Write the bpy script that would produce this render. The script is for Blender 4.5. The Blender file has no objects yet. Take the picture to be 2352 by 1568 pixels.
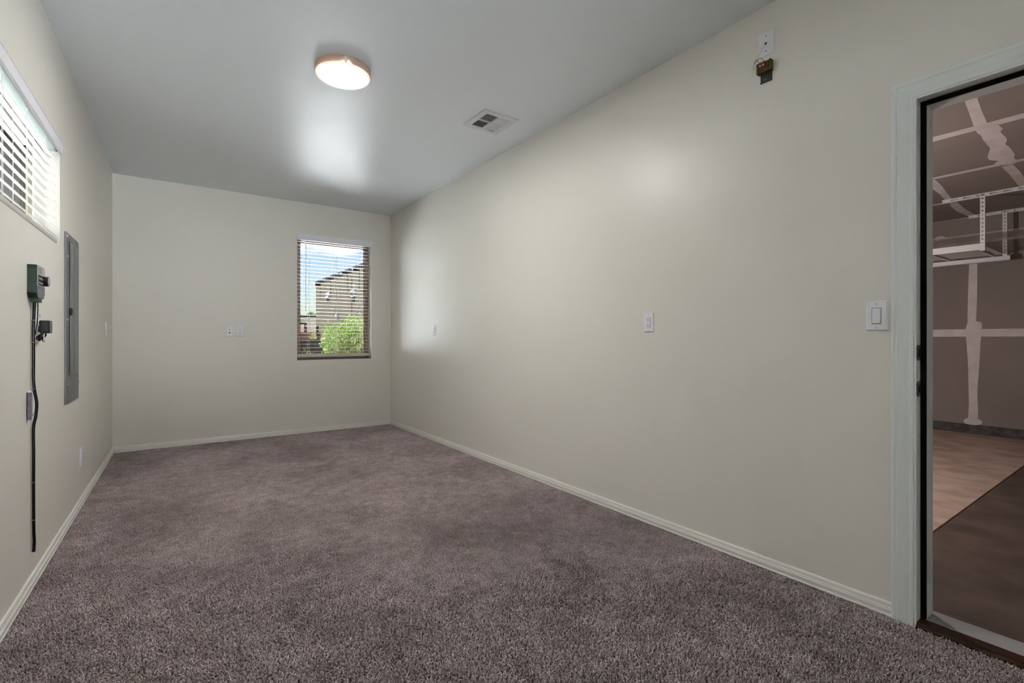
import bpy, bmesh, math, random
from mathutils import Vector, Matrix
random.seed(7)
scene = bpy.context.scene
COL = scene.collection
PI = math.pi

# ------------------------------------------------------------------ camera, sky, sun, exposure
F = 1112.3; YAW = 0.6152829; HY = 778.74; CH = 1.12           # focal length (px of a 2352 frame), heading, horizon row, eye height
XR = 2.3724; YB = 6.1224; H = 2.7427                          # right wall, back wall, ceiling
XL = -0.4584; AL = -0.016698                                  # left wall: x = XL + AL*(YB-y)
XL0 = XL + AL * YB
RL = PI / 2 - math.atan(0.016698)                             # heading of the left wall
cy, sy = math.cos(YAW), math.sin(YAW)

cam_d = bpy.data.cameras.new('camera'); cam = bpy.data.objects.new('camera', cam_d); COL.objects.link(cam)
cam_d.sensor_width = 36; cam_d.sensor_fit = 'HORIZONTAL'; cam_d.lens = F / 2352 * 36
cam_d.shift_y = -(784 - HY) / 2352; cam_d.clip_start = 0.02; cam_d.clip_end = 400
cam.location = (0, 0, CH); cam.rotation_euler = (PI / 2, 0, -YAW)
scene.camera = cam

vs = scene.view_settings
vs.view_transform = 'Standard'; vs.look = 'None'; vs.gamma = 1.0; vs.use_curve_mapping = False
vs.exposure = 1.60
scene.cycles.max_bounces = 7; scene.cycles.glossy_bounces = 3; scene.cycles.transmission_bounces = 3
scene.cycles.caustics_reflective = False; scene.cycles.caustics_refractive = False; scene.cycles.adaptive_threshold = 0.04; scene.cycles.sample_clamp_indirect = 9.0

SUN_DIR = Vector((-0.62, 0.04, 1.70)).normalized()             # towards the sun
world = bpy.data.worlds.new('sky'); scene.world = world; world.use_nodes = True
wn, wl = world.node_tree.nodes, world.node_tree.links
bg = wn['Background']
sky = wn.new('ShaderNodeTexSky'); sky.sky_type = 'NISHITA'; sky.sun_disc = False
sky.sun_elevation = math.asin(SUN_DIR.z); sky.sun_rotation = math.atan2(SUN_DIR.x, SUN_DIR.y)
sky.dust_density = 1.0; sky.ozone_density = 1.6; sky.air_density = 1.1
tc = wn.new('ShaderNodeTexCoord'); mp = wn.new('ShaderNodeMapping'); mp.inputs['Scale'].default_value = (1, 1, 3.2)
cn = wn.new('ShaderNodeTexNoise'); cn.inputs['Scale'].default_value = 4.2; cn.inputs['Detail'].default_value = 7; cn.inputs['Roughness'].default_value = 0.58
cr = wn.new('ShaderNodeValToRGB'); cr.color_ramp.elements[0].position = 0.52; cr.color_ramp.elements[1].position = 0.66
mx = wn.new('ShaderNodeMix'); mx.data_type = 'RGBA'; mx.inputs[7].default_value = (7.0, 7.1, 7.25, 1)
wl.new(tc.outputs['Generated'], mp.inputs['Vector']); wl.new(mp.outputs['Vector'], cn.inputs['Vector'])
wl.new(cn.outputs['Fac'], cr.inputs['Fac']); wl.new(cr.outputs['Color'], mx.inputs[0])
wl.new(sky.outputs['Color'], mx.inputs[6]); wl.new(mx.outputs[2], bg.inputs['Color'])
bg.inputs['Strength'].default_value = 0.062
sun_d = bpy.data.lights.new('sun', 'SUN'); sun_d.energy = 135.0; sun_d.angle = 0.0095; sun_d.color = (1, 0.99, 0.98)
sun = bpy.data.objects.new('sun', sun_d); COL.objects.link(sun)
sun.rotation_euler = (-SUN_DIR).to_track_quat('-Z', 'Y').to_euler(); sun.location = (-6, 2, 14)

LAMP_STRENGTH = 53.0
GARAGE_STRENGTH = 430.0

# ------------------------------------------------------------------ pixel helpers (a pixel gives a direction, a surface gives the distance)
def ray(px, py):
    u = (px - 1176) / F; v = (HY - py) / F
    return Vector((u * cy + sy, -u * sy + cy, v))
def onX(px, py, X=XR):
    d = ray(px, py); t = X / d.x; return Vector((X, d.y * t, CH + d.z * t))
def onY(px, py, Y=YB):
    d = ray(px, py); t = Y / d.y; return Vector((d.x * t, Y, CH + d.z * t))
def onZ(px, py, Z=H):
    d = ray(px, py); t = (Z - CH) / d.z; return Vector((d.x * t, d.y * t, Z))
def at(px, py, zc):
    d = ray(px, py); return Vector((d.x * zc, d.y * zc, CH + d.z * zc))
def lx(Y): return XL + AL * (YB - Y)

# ------------------------------------------------------------------ materials
def mat(name, col, rough=0.5, metal=0.0, spec=0.5, var=0.0, vscale=4.0, bump=0.0, bscale=60.0, bdetail=3.0, emit=None, estr=0.0, col2=None, stretch=None, coat=0.0):
    m = bpy.data.materials.new(name); m.use_nodes = True
    n, l = m.node_tree.nodes, m.node_tree.links
    b = n['Principled BSDF']
    b.inputs['Base Color'].default_value = (*col, 1); b.inputs['Roughness'].default_value = rough
    b.inputs['Metallic'].default_value = metal; b.inputs['Specular IOR Level'].default_value = spec
    if coat: b.inputs['Coat Weight'].default_value = coat
    if emit: b.inputs['Emission Color'].default_value = (*emit, 1); b.inputs['Emission Strength'].default_value = estr
    if var or bump:
        t = n.new('ShaderNodeTexCoord'); mp_ = n.new('ShaderNodeMapping'); l.new(t.outputs['Object'], mp_.inputs['Vector'])
        if stretch: mp_.inputs['Scale'].default_value = stretch
    if var:
        no = n.new('ShaderNodeTexNoise'); no.inputs['Scale'].default_value = vscale; no.inputs['Detail'].default_value = 5
        mi = n.new('ShaderNodeMix'); mi.data_type = 'RGBA'
        c2 = col2 or tuple(c * (1 - var) for c in col)
        mi.inputs[6].default_value = (*col, 1); mi.inputs[7].default_value = (*c2, 1)
        ra = n.new('ShaderNodeValToRGB'); ra.color_ramp.elements[0].position = 0.35; ra.color_ramp.elements[1].position = 0.65
        l.new(mp_.outputs['Vector'], no.inputs['Vector']); l.new(no.outputs['Fac'], ra.inputs['Fac']); l.new(ra.outputs['Color'], mi.inputs[0])
        l.new(mi.outputs[2], b.inputs['Base Color'])
    if bump:
        no2 = n.new('ShaderNodeTexNoise'); no2.inputs['Scale'].default_value = bscale; no2.inputs['Detail'].default_value = bdetail
        bu = n.new('ShaderNodeBump'); bu.inputs['Strength'].default_value = bump; bu.inputs['Distance'].default_value = 0.01
        l.new(mp_.outputs['Vector'], no2.inputs['Vector']); l.new(no2.outputs['Fac'], bu.inputs['Height']); l.new(bu.outputs['Normal'], b.inputs['Normal'])
    return m

def paint(name, col, rough, spec, marks):
    """trowelled drywall under semi-gloss paint: broad waviness, fine orange peel, a few trowel marks"""
    m = mat(name, col, rough, 0, spec)
    n, l = m.node_tree.nodes, m.node_tree.links; b = n['Principled BSDF']
    t = n.new('ShaderNodeTexCoord')
    a = n.new('ShaderNodeTexNoise'); a.inputs['Scale'].default_value = 3.0; a.inputs['Detail'].default_value = 1
    c = n.new('ShaderNodeTexNoise'); c.inputs['Scale'].default_value = 140; c.inputs['Detail'].default_value = 0
    mp_ = n.new('ShaderNodeMapping'); mp_.inputs['Scale'].default_value = (1.0, 3.0, 2.2); mp_.inputs['Rotation'].default_value = (0.2, 0.1, 0.5)
    d = n.new('ShaderNodeTexNoise'); d.inputs['Scale'].default_value = 4.0; d.inputs['Detail'].default_value = 3; d.inputs['Distortion'].default_value = 1.2
    dr = n.new('ShaderNodeValToRGB'); dr.color_ramp.elements[0].position = 0.56; dr.color_ramp.elements[1].position = 0.60
    for k in (a, c): l.new(t.outputs['Object'], k.inputs['Vector'])
    l.new(t.outputs['Object'], mp_.inputs['Vector']); l.new(mp_.outputs['Vector'], d.inputs['Vector']); l.new(d.outputs['Fac'], dr.inputs['Fac'])
    def mul(x, f):
        q = n.new('ShaderNodeMath'); q.operation = 'MULTIPLY'; q.inputs[1].default_value = f; l.new(x, q.inputs[0]); return q.outputs[0]
    def add(x, y):
        q = n.new('ShaderNodeMath'); q.operation = 'ADD'; l.new(x, q.inputs[0]); l.new(y, q.inputs[1]); return q.outputs[0]
    h = add(add(mul(a.outputs['Fac'], 0.9), mul(c.outputs['Fac'], 0.010)), mul(dr.outputs['Color'], marks))
    bu = n.new('ShaderNodeBump'); bu.inputs['Strength'].default_value = 0.6; bu.inputs['Distance'].default_value = 0.012
    l.new(h, bu.inputs['Height']); l.new(bu.outputs['Normal'], b.inputs['Normal'])
    return m

M = {}
M['wall'] = paint('wall_paint_beige', (0.78, 0.755, 0.69), 0.37, 0.5, 0.012)
M['ceiling'] = paint('ceiling_paint', (0.79, 0.835, 0.87), 0.37, 0.42, 0.03)
M['trim'] = mat('trim_white_paint', (0.80, 0.79, 0.74), 0.35, bump=0.05, bscale=30)
M['casing'] = mat('casing_white_paint', (0.78, 0.82, 0.80), 0.38, bump=0.05, bscale=30)
M['plate'] = mat('white_plastic', (0.84, 0.84, 0.88), 0.32)
M['plate2'] = mat('white_plastic_insert', (0.80, 0.80, 0.84), 0.28)
M['dark'] = mat('dark_slot', (0.01, 0.01, 0.012), 0.6)
M['screw'] = mat('screw_steel', (0.6, 0.6, 0.62), 0.3, 0.9)
M['screw_w'] = mat('screw_painted', (0.5, 0.5, 0.52), 0.4)
M['panel'] = mat('panel_grey_enamel', (0.135, 0.14, 0.137), 0.42, 0.3, bump=0.05, bscale=50)
M['panel2'] = mat('panel_door_enamel', (0.165, 0.172, 0.172), 0.36, 0.35)
M['black'] = mat('black_plastic', (0.003, 0.003, 0.0032), 0.35, spec=0.3)
M['rubber'] = mat('black_rubber', (0.002, 0.002, 0.002), 0.6, spec=0.1)
M['green'] = mat('timer_green_plastic', (0.004, 0.020, 0.0095), 0.38, spec=0.3)
M['silver'] = mat('timer_silver_face', (0.42, 0.44, 0.46), 0.35, 0.3)
M['greyface'] = mat('timer_grey_cover', (0.12, 0.135, 0.14), 0.4)
M['lcd'] = mat('timer_display', (0.22, 0.22, 0.16), 0.15)
M['paper'] = mat('paper_white', (0.72, 0.72, 0.78), 0.7)
M['paper2'] = mat('paper_shaded_print', (0.22, 0.19, 0.24), 0.7, var=0.4, vscale=60)  # the fold's shade and the print put into one colour
M['bronze'] = mat('window_frame_bronze', (0.25, 0.165, 0.12), 0.45)
M['bronze_lit'] = mat('window_frame_bronze_lit', (0.36, 0.34, 0.27), 0.5)  # bronze lightened, so the colour carries the left window's glare
M['bronze_d'] = mat('window_gasket', (0.035, 0.026, 0.02), 0.55)
M['slat'] = mat('blind_white', (0.55, 0.53, 0.50), 0.38)
M['valance'] = mat('blind_valance_white', (0.84, 0.84, 0.88), 0.35)
M['headrail'] = mat('blind_head_rail_shaded', (0.34, 0.38, 0.355), 0.45)  # grey-green tone carries the shade at the window head
M['cord'] = mat('blind_cord_white', (0.78, 0.77, 0.74), 0.7)
M['vent'] = mat('vent_white_enamel', (0.68, 0.69, 0.72), 0.35)
M['ring'] = mat('lamp_ring_copper', (0.80, 0.56, 0.42), 0.28, 0.9)
M['lamp'] = mat('lamp_diffuser', (0.9, 0.9, 0.88), 0.5, emit=(1.0, 0.975, 0.94), estr=LAMP_STRENGTH)
M['lamprim'] = mat('lamp_rim_acrylic', (0.85, 0.80, 0.76), 0.3, emit=(1.0, 0.74, 0.58), estr=0.22)
M['wood'] = mat('threshold_wood', (0.045, 0.015, 0.003), 0.45, spec=0.25, var=0.6, vscale=9, stretch=(18, 1, 18))
M['sill_grey'] = mat('door_sill_grey', (0.34, 0.34, 0.34), 0.5, var=0.15, vscale=6)
M['strike'] = mat('strike_plate_bronze', (0.20, 0.17, 0.15), 0.35, 0.8)
M['drywall'] = mat('bare_drywall', (0.235, 0.195, 0.18), 0.8, var=0.12, vscale=1.2)
M['mud'] = mat('joint_compound', (0.60, 0.575, 0.60), 0.75, var=0.25, vscale=7, col2=(0.55, 0.47, 0.45))
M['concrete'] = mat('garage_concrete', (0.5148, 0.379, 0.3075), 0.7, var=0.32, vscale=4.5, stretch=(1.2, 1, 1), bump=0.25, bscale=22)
M['concrete_d'] = mat('garage_concrete_dark', (0.1102, 0.0745, 0.0583), 0.65, var=0.45, vscale=4.0, stretch=(1.2, 1, 1), bump=0.25, bscale=22)  # darker mottled tone for the other garage slab
M['curb'] = mat('garage_curb', (0.085, 0.075, 0.075), 0.7, var=0.6, vscale=14)
M['rack'] = mat('rack_white_steel', (0.62, 0.60, 0.62), 0.35, 0.2)
M['wire'] = mat('rack_wire', (0.30, 0.27, 0.26), 0.4, 0.6)
M['red'] = mat('bobbin_red', (0.1368, 0.0103, 0.0068), 0.4)
M['brass'] = mat('transformer_core_brass', (0.072, 0.0563, 0.009), 0.35, 0.7)
M['steel'] = mat('transformer_steel', (0.06, 0.06, 0.063), 0.35, 0.7)
M['orange'] = mat('coil_wrap_orange', (0.099, 0.0315, 0.0113), 0.45)
M['wire_r'] = mat('wire_red', (0.16, 0.045, 0.035), 0.5)
M['wire_w'] = mat('wire_white', (0.36, 0.35, 0.28), 0.5)
M['wire_k'] = mat('wire_grey', (0.06, 0.06, 0.05), 0.5)
M['tie'] = mat('cable_tie_tan', (0.30, 0.22, 0.08), 0.5)
# outdoors
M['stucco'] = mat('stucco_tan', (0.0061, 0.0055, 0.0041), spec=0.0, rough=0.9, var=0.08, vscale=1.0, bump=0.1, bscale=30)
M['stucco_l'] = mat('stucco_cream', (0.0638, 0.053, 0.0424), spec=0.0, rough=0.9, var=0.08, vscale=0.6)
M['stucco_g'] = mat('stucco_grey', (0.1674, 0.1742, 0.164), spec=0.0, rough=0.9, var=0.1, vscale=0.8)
M['olive'] = mat('olive_trim', (0.0552, 0.0528, 0.0288), 0.7)
M['cap'] = mat('parapet_flashing', (0.0027, 0.0027, 0.0035), spec=0.0, rough=0.5)
M['canale'] = mat('canale_brown', (0.0014, 0.0008, 0.0007), spec=0.0, rough=0.7)
M['pipe'] = mat('wall_joint_brown', (0.0041, 0.0027, 0.0019), spec=0.0, rough=0.7)
M['wframe'] = mat('far_window_frame', (0.006, 0.0042, 0.0036), 0.6)
M['glass_far'] = mat('far_window_glass', (0.007, 0.0084, 0.0097), 0.08, spec=1.0)
M['sillw'] = mat('far_sill_white', (0.0245, 0.0245, 0.0245), spec=0.0, rough=0.6)
M['block'] = mat('block_taupe', (0.0071, 0.0055, 0.005), spec=0.0, rough=0.9, var=0.25, vscale=5, bump=0.3, bscale=40)
M['mortar'] = mat('block_mortar', (0.0018, 0.0014, 0.0013), spec=0.0, rough=0.95)
M['redwall'] = mat('red_brown_fence', (0.0149, 0.0065, 0.0045), spec=0.0, rough=0.85, var=0.15, vscale=2)
M['roofdark'] = mat('roof_dark', (0.0022, 0.0022, 0.002), spec=0.0, rough=0.8)
M['gravel_bounce'] = mat('bounce_gravel', (0.465, 0.49, 0.52), spec=0.0, rough=0.95, var=0.12, vscale=0.8)
M['yard'] = mat('yard_packed_dirt', (0.215, 0.225, 0.235), spec=0.0, rough=0.95, var=0.2, vscale=0.8)
M['bark'] = mat('bark', (0.12, 0.08, 0.05), spec=0.0, rough=0.9)
M['soffit'] = mat('roof_slab', (0.45, 0.40, 0.33), 0.9)

def leafmat(name, c1, c2):
    m = mat(name, c1, 0.6, spec=0.05, var=0.3, vscale=3.5, col2=c2)
    n, l = m.node_tree.nodes, m.node_tree.links
    b = n['Principled BSDF']; tr = n.new('ShaderNodeBsdfTranslucent'); tr.inputs['Color'].default_value = (*[min(1, c * 1.3) for c in c1], 1)
    mi = n.new('ShaderNodeMixShader'); mi.inputs[0].default_value = 0.35
    l.new(b.outputs[0], mi.inputs[1]); l.new(tr.outputs[0], mi.inputs[2]); l.new(mi.outputs[0], n['Material Output'].inputs['Surface'])
    return m
M['leaf'] = leafmat('leaf_bright_green', (0.0118, 0.021, 0.0028), (0.0237, 0.025, 0.0069))
M['leaf2'] = leafmat('leaf_yellow_green', (0.021, 0.021, 0.0042), (0.014, 0.0181, 0.0035))
M['leafd'] = leafmat('leaf_far_green', (0.0069, 0.0126, 0.0042), (0.0112, 0.0168, 0.0055))

def glassmat():
    m = bpy.data.materials.new('window_glass'); m.use_nodes = True
    n, l = m.node_tree.nodes, m.node_tree.links; n.remove(n['Principled BSDF'])
    fr = n.new('ShaderNodeFresnel'); fr.inputs['IOR'].default_value = 1.45
    tr = n.new('ShaderNodeBsdfTransparent'); tr.inputs['Color'].default_value = (0.965, 0.975, 0.97, 1)
    gl = n.new('ShaderNodeBsdfGlossy'); gl.inputs['Roughness'].default_value = 0.02
    mi = n.new('ShaderNodeMixShader'); l.new(fr.outputs[0], mi.inputs[0]); l.new(tr.outputs[0], mi.inputs[1]); l.new(gl.outputs[0], mi.inputs[2])
    l.new(mi.outputs[0], n['Material Output'].inputs['Surface'])
    return m
M['glass'] = glassmat()

def carpetmat(name, base):
    m = bpy.data.materials.new(name); m.use_nodes = True
    n, l = m.node_tree.nodes, m.node_tree.links; b = n['Principled BSDF']
    b.inputs['Roughness'].default_value = 0.9; b.inputs['Specular IOR Level'].default_value = 0.1
    b.inputs['Sheen Weight'].default_value = 0.25; b.inputs['Sheen Roughness'].default_value = 0.5
    g = n.new('ShaderNodeNewGeometry')
    n1 = n.new('ShaderNodeTexNoise'); n1.inputs['Scale'].default_value = 1.5; n1.inputs['Detail'].default_value = 6; n1.inputs['Roughness'].default_value = 0.65; n1.inputs['Distortion'].default_value = 0.6
    n2 = n.new('ShaderNodeTexNoise'); n2.inputs['Scale'].default_value = 150; n2.inputs['Detail'].default_value = 1
    l.new(g.outputs['Position'], n1.inputs['Vector']); l.new(g.outputs['Position'], n2.inputs['Vector'])
    r1 = n.new('ShaderNodeValToRGB'); r1.color_ramp.elements[0].position = 0.34; r1.color_ramp.elements[1].position = 0.68
    r1.color_ramp.elements[0].color = (base[0] * 0.76, base[1] * 0.73, base[2] * 0.74, 1); r1.color_ramp.elements[1].color = (base[0] * 1.28, base[1] * 1.28, base[2] * 1.30, 1)
    r2 = n.new('ShaderNodeValToRGB'); r2.color_ramp.elements[0].position = 0.25; r2.color_ramp.elements[1].position = 0.75
    r2.color_ramp.elements[0].color = (0.50, 0.48, 0.48, 1); r2.color_ramp.elements[1].color = (1.42, 1.42, 1.42, 1)
    mi = n.new('ShaderNodeMix'); mi.data_type = 'RGBA'; mi.blend_type = 'MULTIPLY'; mi.inputs[0].default_value = 1
    l.new(n1.outputs['Fac'], r1.inputs['Fac']); l.new(n2.outputs['Fac'], r2.inputs['Fac'])
    n3 = n.new('ShaderNodeTexNoise'); n3.inputs['Scale'].default_value = 13; n3.inputs['Detail'].default_value = 4; n3.inputs['Roughness'].default_value = 0.6
    r3 = n.new('ShaderNodeValToRGB'); r3.color_ramp.elements[0].position = 0.32; r3.color_ramp.elements[1].position = 0.68
    r3.color_ramp.elements[0].color = (0.80, 0.78, 0.78, 1); r3.color_ramp.elements[1].color = (1.18, 1.19, 1.20, 1)
    m3 = n.new('ShaderNodeMix'); m3.data_type = 'RGBA'; m3.blend_type = 'MULTIPLY'; m3.inputs[0].default_value = 1
    l.new(g.outputs['Position'], n3.inputs['Vector']); l.new(n3.outputs['Fac'], r3.inputs['Fac'])
    l.new(r1.outputs['Color'], mi.inputs[6]); l.new(r2.outputs['Color'], mi.inputs[7]); l.new(mi.outputs[2], m3.inputs[6]); l.new(r3.outputs['Color'], m3.inputs[7]); l.new(m3.outputs[2], b.inputs['Base Color'])
    return m
M['carpet'] = carpetmat('carpet_yarn', (0.43, 0.358, 0.35))
M['backing'] = mat('carpet_backing', (0.07, 0.055, 0.053), 0.95)

# ------------------------------------------------------------------ mesh helpers
def obj(name, bm, m, parent=None, smooth=False):
    me = bpy.data.meshes.new(name); bm.normal_update(); bm.to_mesh(me); bm.free()
    if smooth:
        for p in me.polygons: p.use_smooth = True
    me.materials.append(m)
    o = bpy.data.objects.new(name, me); COL.objects.link(o)
    if parent is not None: o.parent = parent
    return o
def inst(name, me, parent, loc=(0, 0, 0), rot=(0, 0, 0)):
    o = bpy.data.objects.new(name, me); COL.objects.link(o); o.parent = parent
    o.location = loc; o.rotation_euler = rot
    return o
def tag(o, label=None, cat=None, group=None, kind=None):
    if label: o['label'] = label
    if cat: o['category'] = cat
    if group: o['group'] = group
    if kind: o['kind'] = kind
    return o
def thing(name, label, cat, loc=(0, 0, 0), rz=0.0, group=None):
    o = bpy.data.objects.new(name, None); COL.objects.link(o); o.empty_display_size = 0.05
    o.location = loc; o.rotation_euler = (0, 0, rz)
    return tag(o, label, cat, group)
def struct(name, bm, m, parent=None, loc=None, rz=0.0):
    o = obj(name, bm, m, parent); o['kind'] = 'structure'
    if loc is not None: o.location = loc; o.rotation_euler = (0, 0, rz)
    return o
def sempty(name, loc=(0, 0, 0), rz=0.0):
    o = bpy.data.objects.new(name, None); COL.objects.link(o); o.location = loc; o.rotation_euler = (0, 0, rz); o['kind'] = 'structure'
    return o

def BM(): return bmesh.new()
def box(bm, x0, x1, y0, y1, z0, z1, bev=0.0, seg=1):
    r = bmesh.ops.create_cube(bm, size=1.0)
    vs_ = r['verts']
    bmesh.ops.scale(bm, vec=(x1 - x0, y1 - y0, z1 - z0), verts=vs_)
    bmesh.ops.translate(bm, vec=((x0 + x1) / 2, (y0 + y1) / 2, (z0 + z1) / 2), verts=vs_)
    if bev > 0:
        es = list({e for v in vs_ for e in v.link_edges})
        bmesh.ops.bevel(bm, geom=es, offset=bev, segments=seg, affect='EDGES', profile=0.5)
    return bm
def bx(*a, **k): return box(BM(), *a, **k)
def cyl(bm, c, r, h, axis='z', seg=16, r2=None, cap=True):
    ret = bmesh.ops.create_cone(bm, cap_ends=cap, segments=seg, radius1=r, radius2=r if r2 is None else r2, depth=h)
    v = ret['verts']
    if axis == 'y': bmesh.ops.rotate(bm, cent=(0, 0, 0), matrix=Matrix.Rotation(PI / 2, 3, 'X'), verts=v)
    if axis == 'x': bmesh.ops.rotate(bm, cent=(0, 0, 0), matrix=Matrix.Rotation(PI / 2, 3, 'Y'), verts=v)
    bmesh.ops.translate(bm, vec=c, verts=v)
    return bm
def prism(bm, pts, d0, d1, plane='xz'):
    """polygon in a plane, extruded from d0 to d1 along the third axis"""
    def P(a, b, d):
        return {'xz': (a, d, b), 'xy': (a, b, d), 'yz': (d, a, b)}[plane]
    A = [bm.verts.new(P(a, b, d0)) for a, b in pts]; B = [bm.verts.new(P(a, b, d1)) for a, b in pts]
    n = len(pts)
    bm.faces.new(A); bm.faces.new(list(reversed(B)))
    for i in range(n):
        j = (i + 1) % n
        bm.faces.new((A[j], A[i], B[i], B[j]))
    bmesh.ops.recalc_face_normals(bm, faces=bm.faces[:])
    return bm
def tube(bm, pts, r, seg=8):
    pts = [Vector(p) for p in pts]; rings = []
    n = len(pts); up = Vector((0.3, 0.2, 1)).normalized()
    for i, p in enumerate(pts):
        t = (pts[min(i + 1, n - 1)] - pts[max(i - 1, 0)]).normalized()
        a = t.cross(up)
        if a.length < 1e-3: a = t.cross(Vector((1, 0, 0)))
        a.normalize(); b = t.cross(a).normalized()
        rr = r[i] if isinstance(r, (list, tuple)) else r
        rings.append([bm.verts.new(p + a * math.cos(2 * PI * k / seg) * rr + b * math.sin(2 * PI * k / seg) * rr) for k in range(seg)])
    for i in range(n - 1):
        for k in range(seg):
            bm.faces.new((rings[i][k], rings[i][(k + 1) % seg], rings[i + 1][(k + 1) % seg], rings[i + 1][k]))
    bm.faces.new(list(reversed(rings[0]))); bm.faces.new(rings[-1])
    bmesh.ops.recalc_face_normals(bm, faces=bm.faces[:])
    return bm
def spline(pts, sub=6):
    pts = [Vector(p) for p in pts]; out = []
    for i in range(len(pts) - 1):
        p0 = pts[max(i - 1, 0)]; p1 = pts[i]; p2 = pts[i + 1]; p3 = pts[min(i + 2, len(pts) - 1)]
        for k in range(sub):
            t = k / sub
            out.append(0.5 * ((2 * p1) + (p2 - p0) * t + (2 * p0 - 5 * p1 + 4 * p2 - p3) * t * t + (3 * p1 - p0 - 3 * p2 + p3) * t ** 3))
    out.append(pts[-1]); return out
def sweep(bm, prof, A, B, nrm, up=Vector((0, 0, 1)), mitA=0.0, mitB=0.0):
    """profile [(depth along nrm, height along up)] swept straight from A to B; mit* shear the ends by height (mitres)"""
    A = Vector(A); B = Vector(B); nrm = Vector(nrm); d = (B - A).normalized()
    ra = [bm.verts.new(A + nrm * p + up * q + d * (mitA * q)) for p, q in prof]
    rb = [bm.verts.new(B + nrm * p + up * q + d * (mitB * q)) for p, q in prof]
    n = len(prof)
    for i in range(n):
        j = (i + 1) % n
        bm.faces.new((ra[i], ra[j], rb[j], rb[i]))
    bm.faces.new(list(reversed(ra))); bm.faces.new(rb)
    bmesh.ops.recalc_face_normals(bm, faces=bm.faces[:])
    return bm

# ------------------------------------------------------------------ the room shell
YF = -4.2                                                     # wall behind the camera
WIN = dict(x0=1.227, x1=2.114, z0=0.872, z1=2.352)            # back window opening
LWIN = dict(x0=2.13, x1=3.656, z0=1.637, z1=2.205)            # left window opening (along the wall)
DOOR = dict(y0=-0.292, y1=0.629, z=2.052)                     # door opening inside the jambs
LW_LOC = (XL0, 0, 0)

struct('floor', bx(-0.85, XR + 0.02, YF - 0.15, YB + 0.1, -0.2, 0.0), M['backing'])
struct('ceiling', bx(-0.9, XR + 0.01, YF - 0.2, YB + 0.3, H, H + 0.22), M['ceiling'])
b = BM()
T = 0.168
box(b, WIN['x1'], XR + 0.14, YB, YB + T, -0.25, H + 0.2); box(b, -0.75, WIN['x0'], YB, YB + T, -0.25, H + 0.2)
box(b, WIN['x0'], WIN['x1'], YB, YB + T, -0.25, WIN['z0']); box(b, WIN['x0'], WIN['x1'], YB, YB + T, WIN['z1'], H + 0.2)
struct('wall_back', b, M['wall'])
b = BM()
box(b, LWIN['x1'], YB + 0.1, 0, T, -0.25, H + 0.2); box(b, YF - 0.2, LWIN['x0'], 0, T, -0.25, H + 0.2)
box(b, LWIN['x0'], LWIN['x1'], 0, T, -0.25, LWIN['z0']); box(b, LWIN['x0'], LWIN['x1'], 0, T, LWIN['z1'], H + 0.2)
struct('wall_left', b, M['wall'], loc=LW_LOC, rz=RL)
b = BM()
jt = 0.018
box(b, XR, 2.492, DOOR['y1'] + jt, YB + 0.1, -0.25, H + 0.05); box(b, XR, 2.492, YF - 0.2, DOOR['y0'] - jt, -0.25, H + 0.05)
box(b, XR, 2.492, DOOR['y0'] - jt, DOOR['y1'] + jt, DOOR['z'] + jt, H + 0.05); box(b, XR, 2.492, DOOR['y0'] - jt, DOOR['y1'] + jt, -0.25, -0.002)
struct('wall_right', b, M['wall'])
FILL_DOOR = dict(x0=-0.20, x1=2.20, z0=0.02, z1=2.05)               # unseen glass patio door, added behind the camera to let in daylight
b = BM()
box(b, -0.85, FILL_DOOR['x0'], YF - 0.15, YF, -0.25, H + 0.2); box(b, FILL_DOOR['x1'], XR + 0.14, YF - 0.15, YF, -0.25, H + 0.2)
box(b, FILL_DOOR['x0'], FILL_DOOR['x1'], YF - 0.15, YF, FILL_DOOR['z1'], H + 0.2); box(b, FILL_DOOR['x0'], FILL_DOOR['x1'], YF - 0.15, YF, -0.25, FILL_DOOR['z0'])
struct('wall_front', b, M['wall'])
struct('wall_light_block', bx(1.25, XR, -0.87, -0.75, 0.0, H), M['wall'])  # unseen stub added to keep daylight off the near right corner
D2 = sempty('fill_door', (0, YF, 0))
for (a0, a1) in ((FILL_DOOR['x0'], 1.0), (1.0, FILL_DOOR['x1'])):
    o = sempty('sash'); o.parent = D2; del o['kind']
    for (c0, c1, d0, d1) in ((a0, a0 + 0.06, FILL_DOOR['z0'], FILL_DOOR['z1']), (a1 - 0.06, a1, FILL_DOOR['z0'], FILL_DOOR['z1']), (a0 + 0.06, a1 - 0.06, FILL_DOOR['z0'], FILL_DOOR['z0'] + 0.09), (a0 + 0.06, a1 - 0.06, FILL_DOOR['z1'] - 0.07, FILL_DOOR['z1'])):
        obj('stile', bx(c0, c1, -0.10, -0.06, d0, d1, 0.002), M['bronze'], o)
    obj('pane', bx(a0 + 0.06, a1 - 0.06, -0.082, -0.078, FILL_DOOR['z0'] + 0.09, FILL_DOOR['z1'] - 0.07), M['glass'], o)

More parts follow.
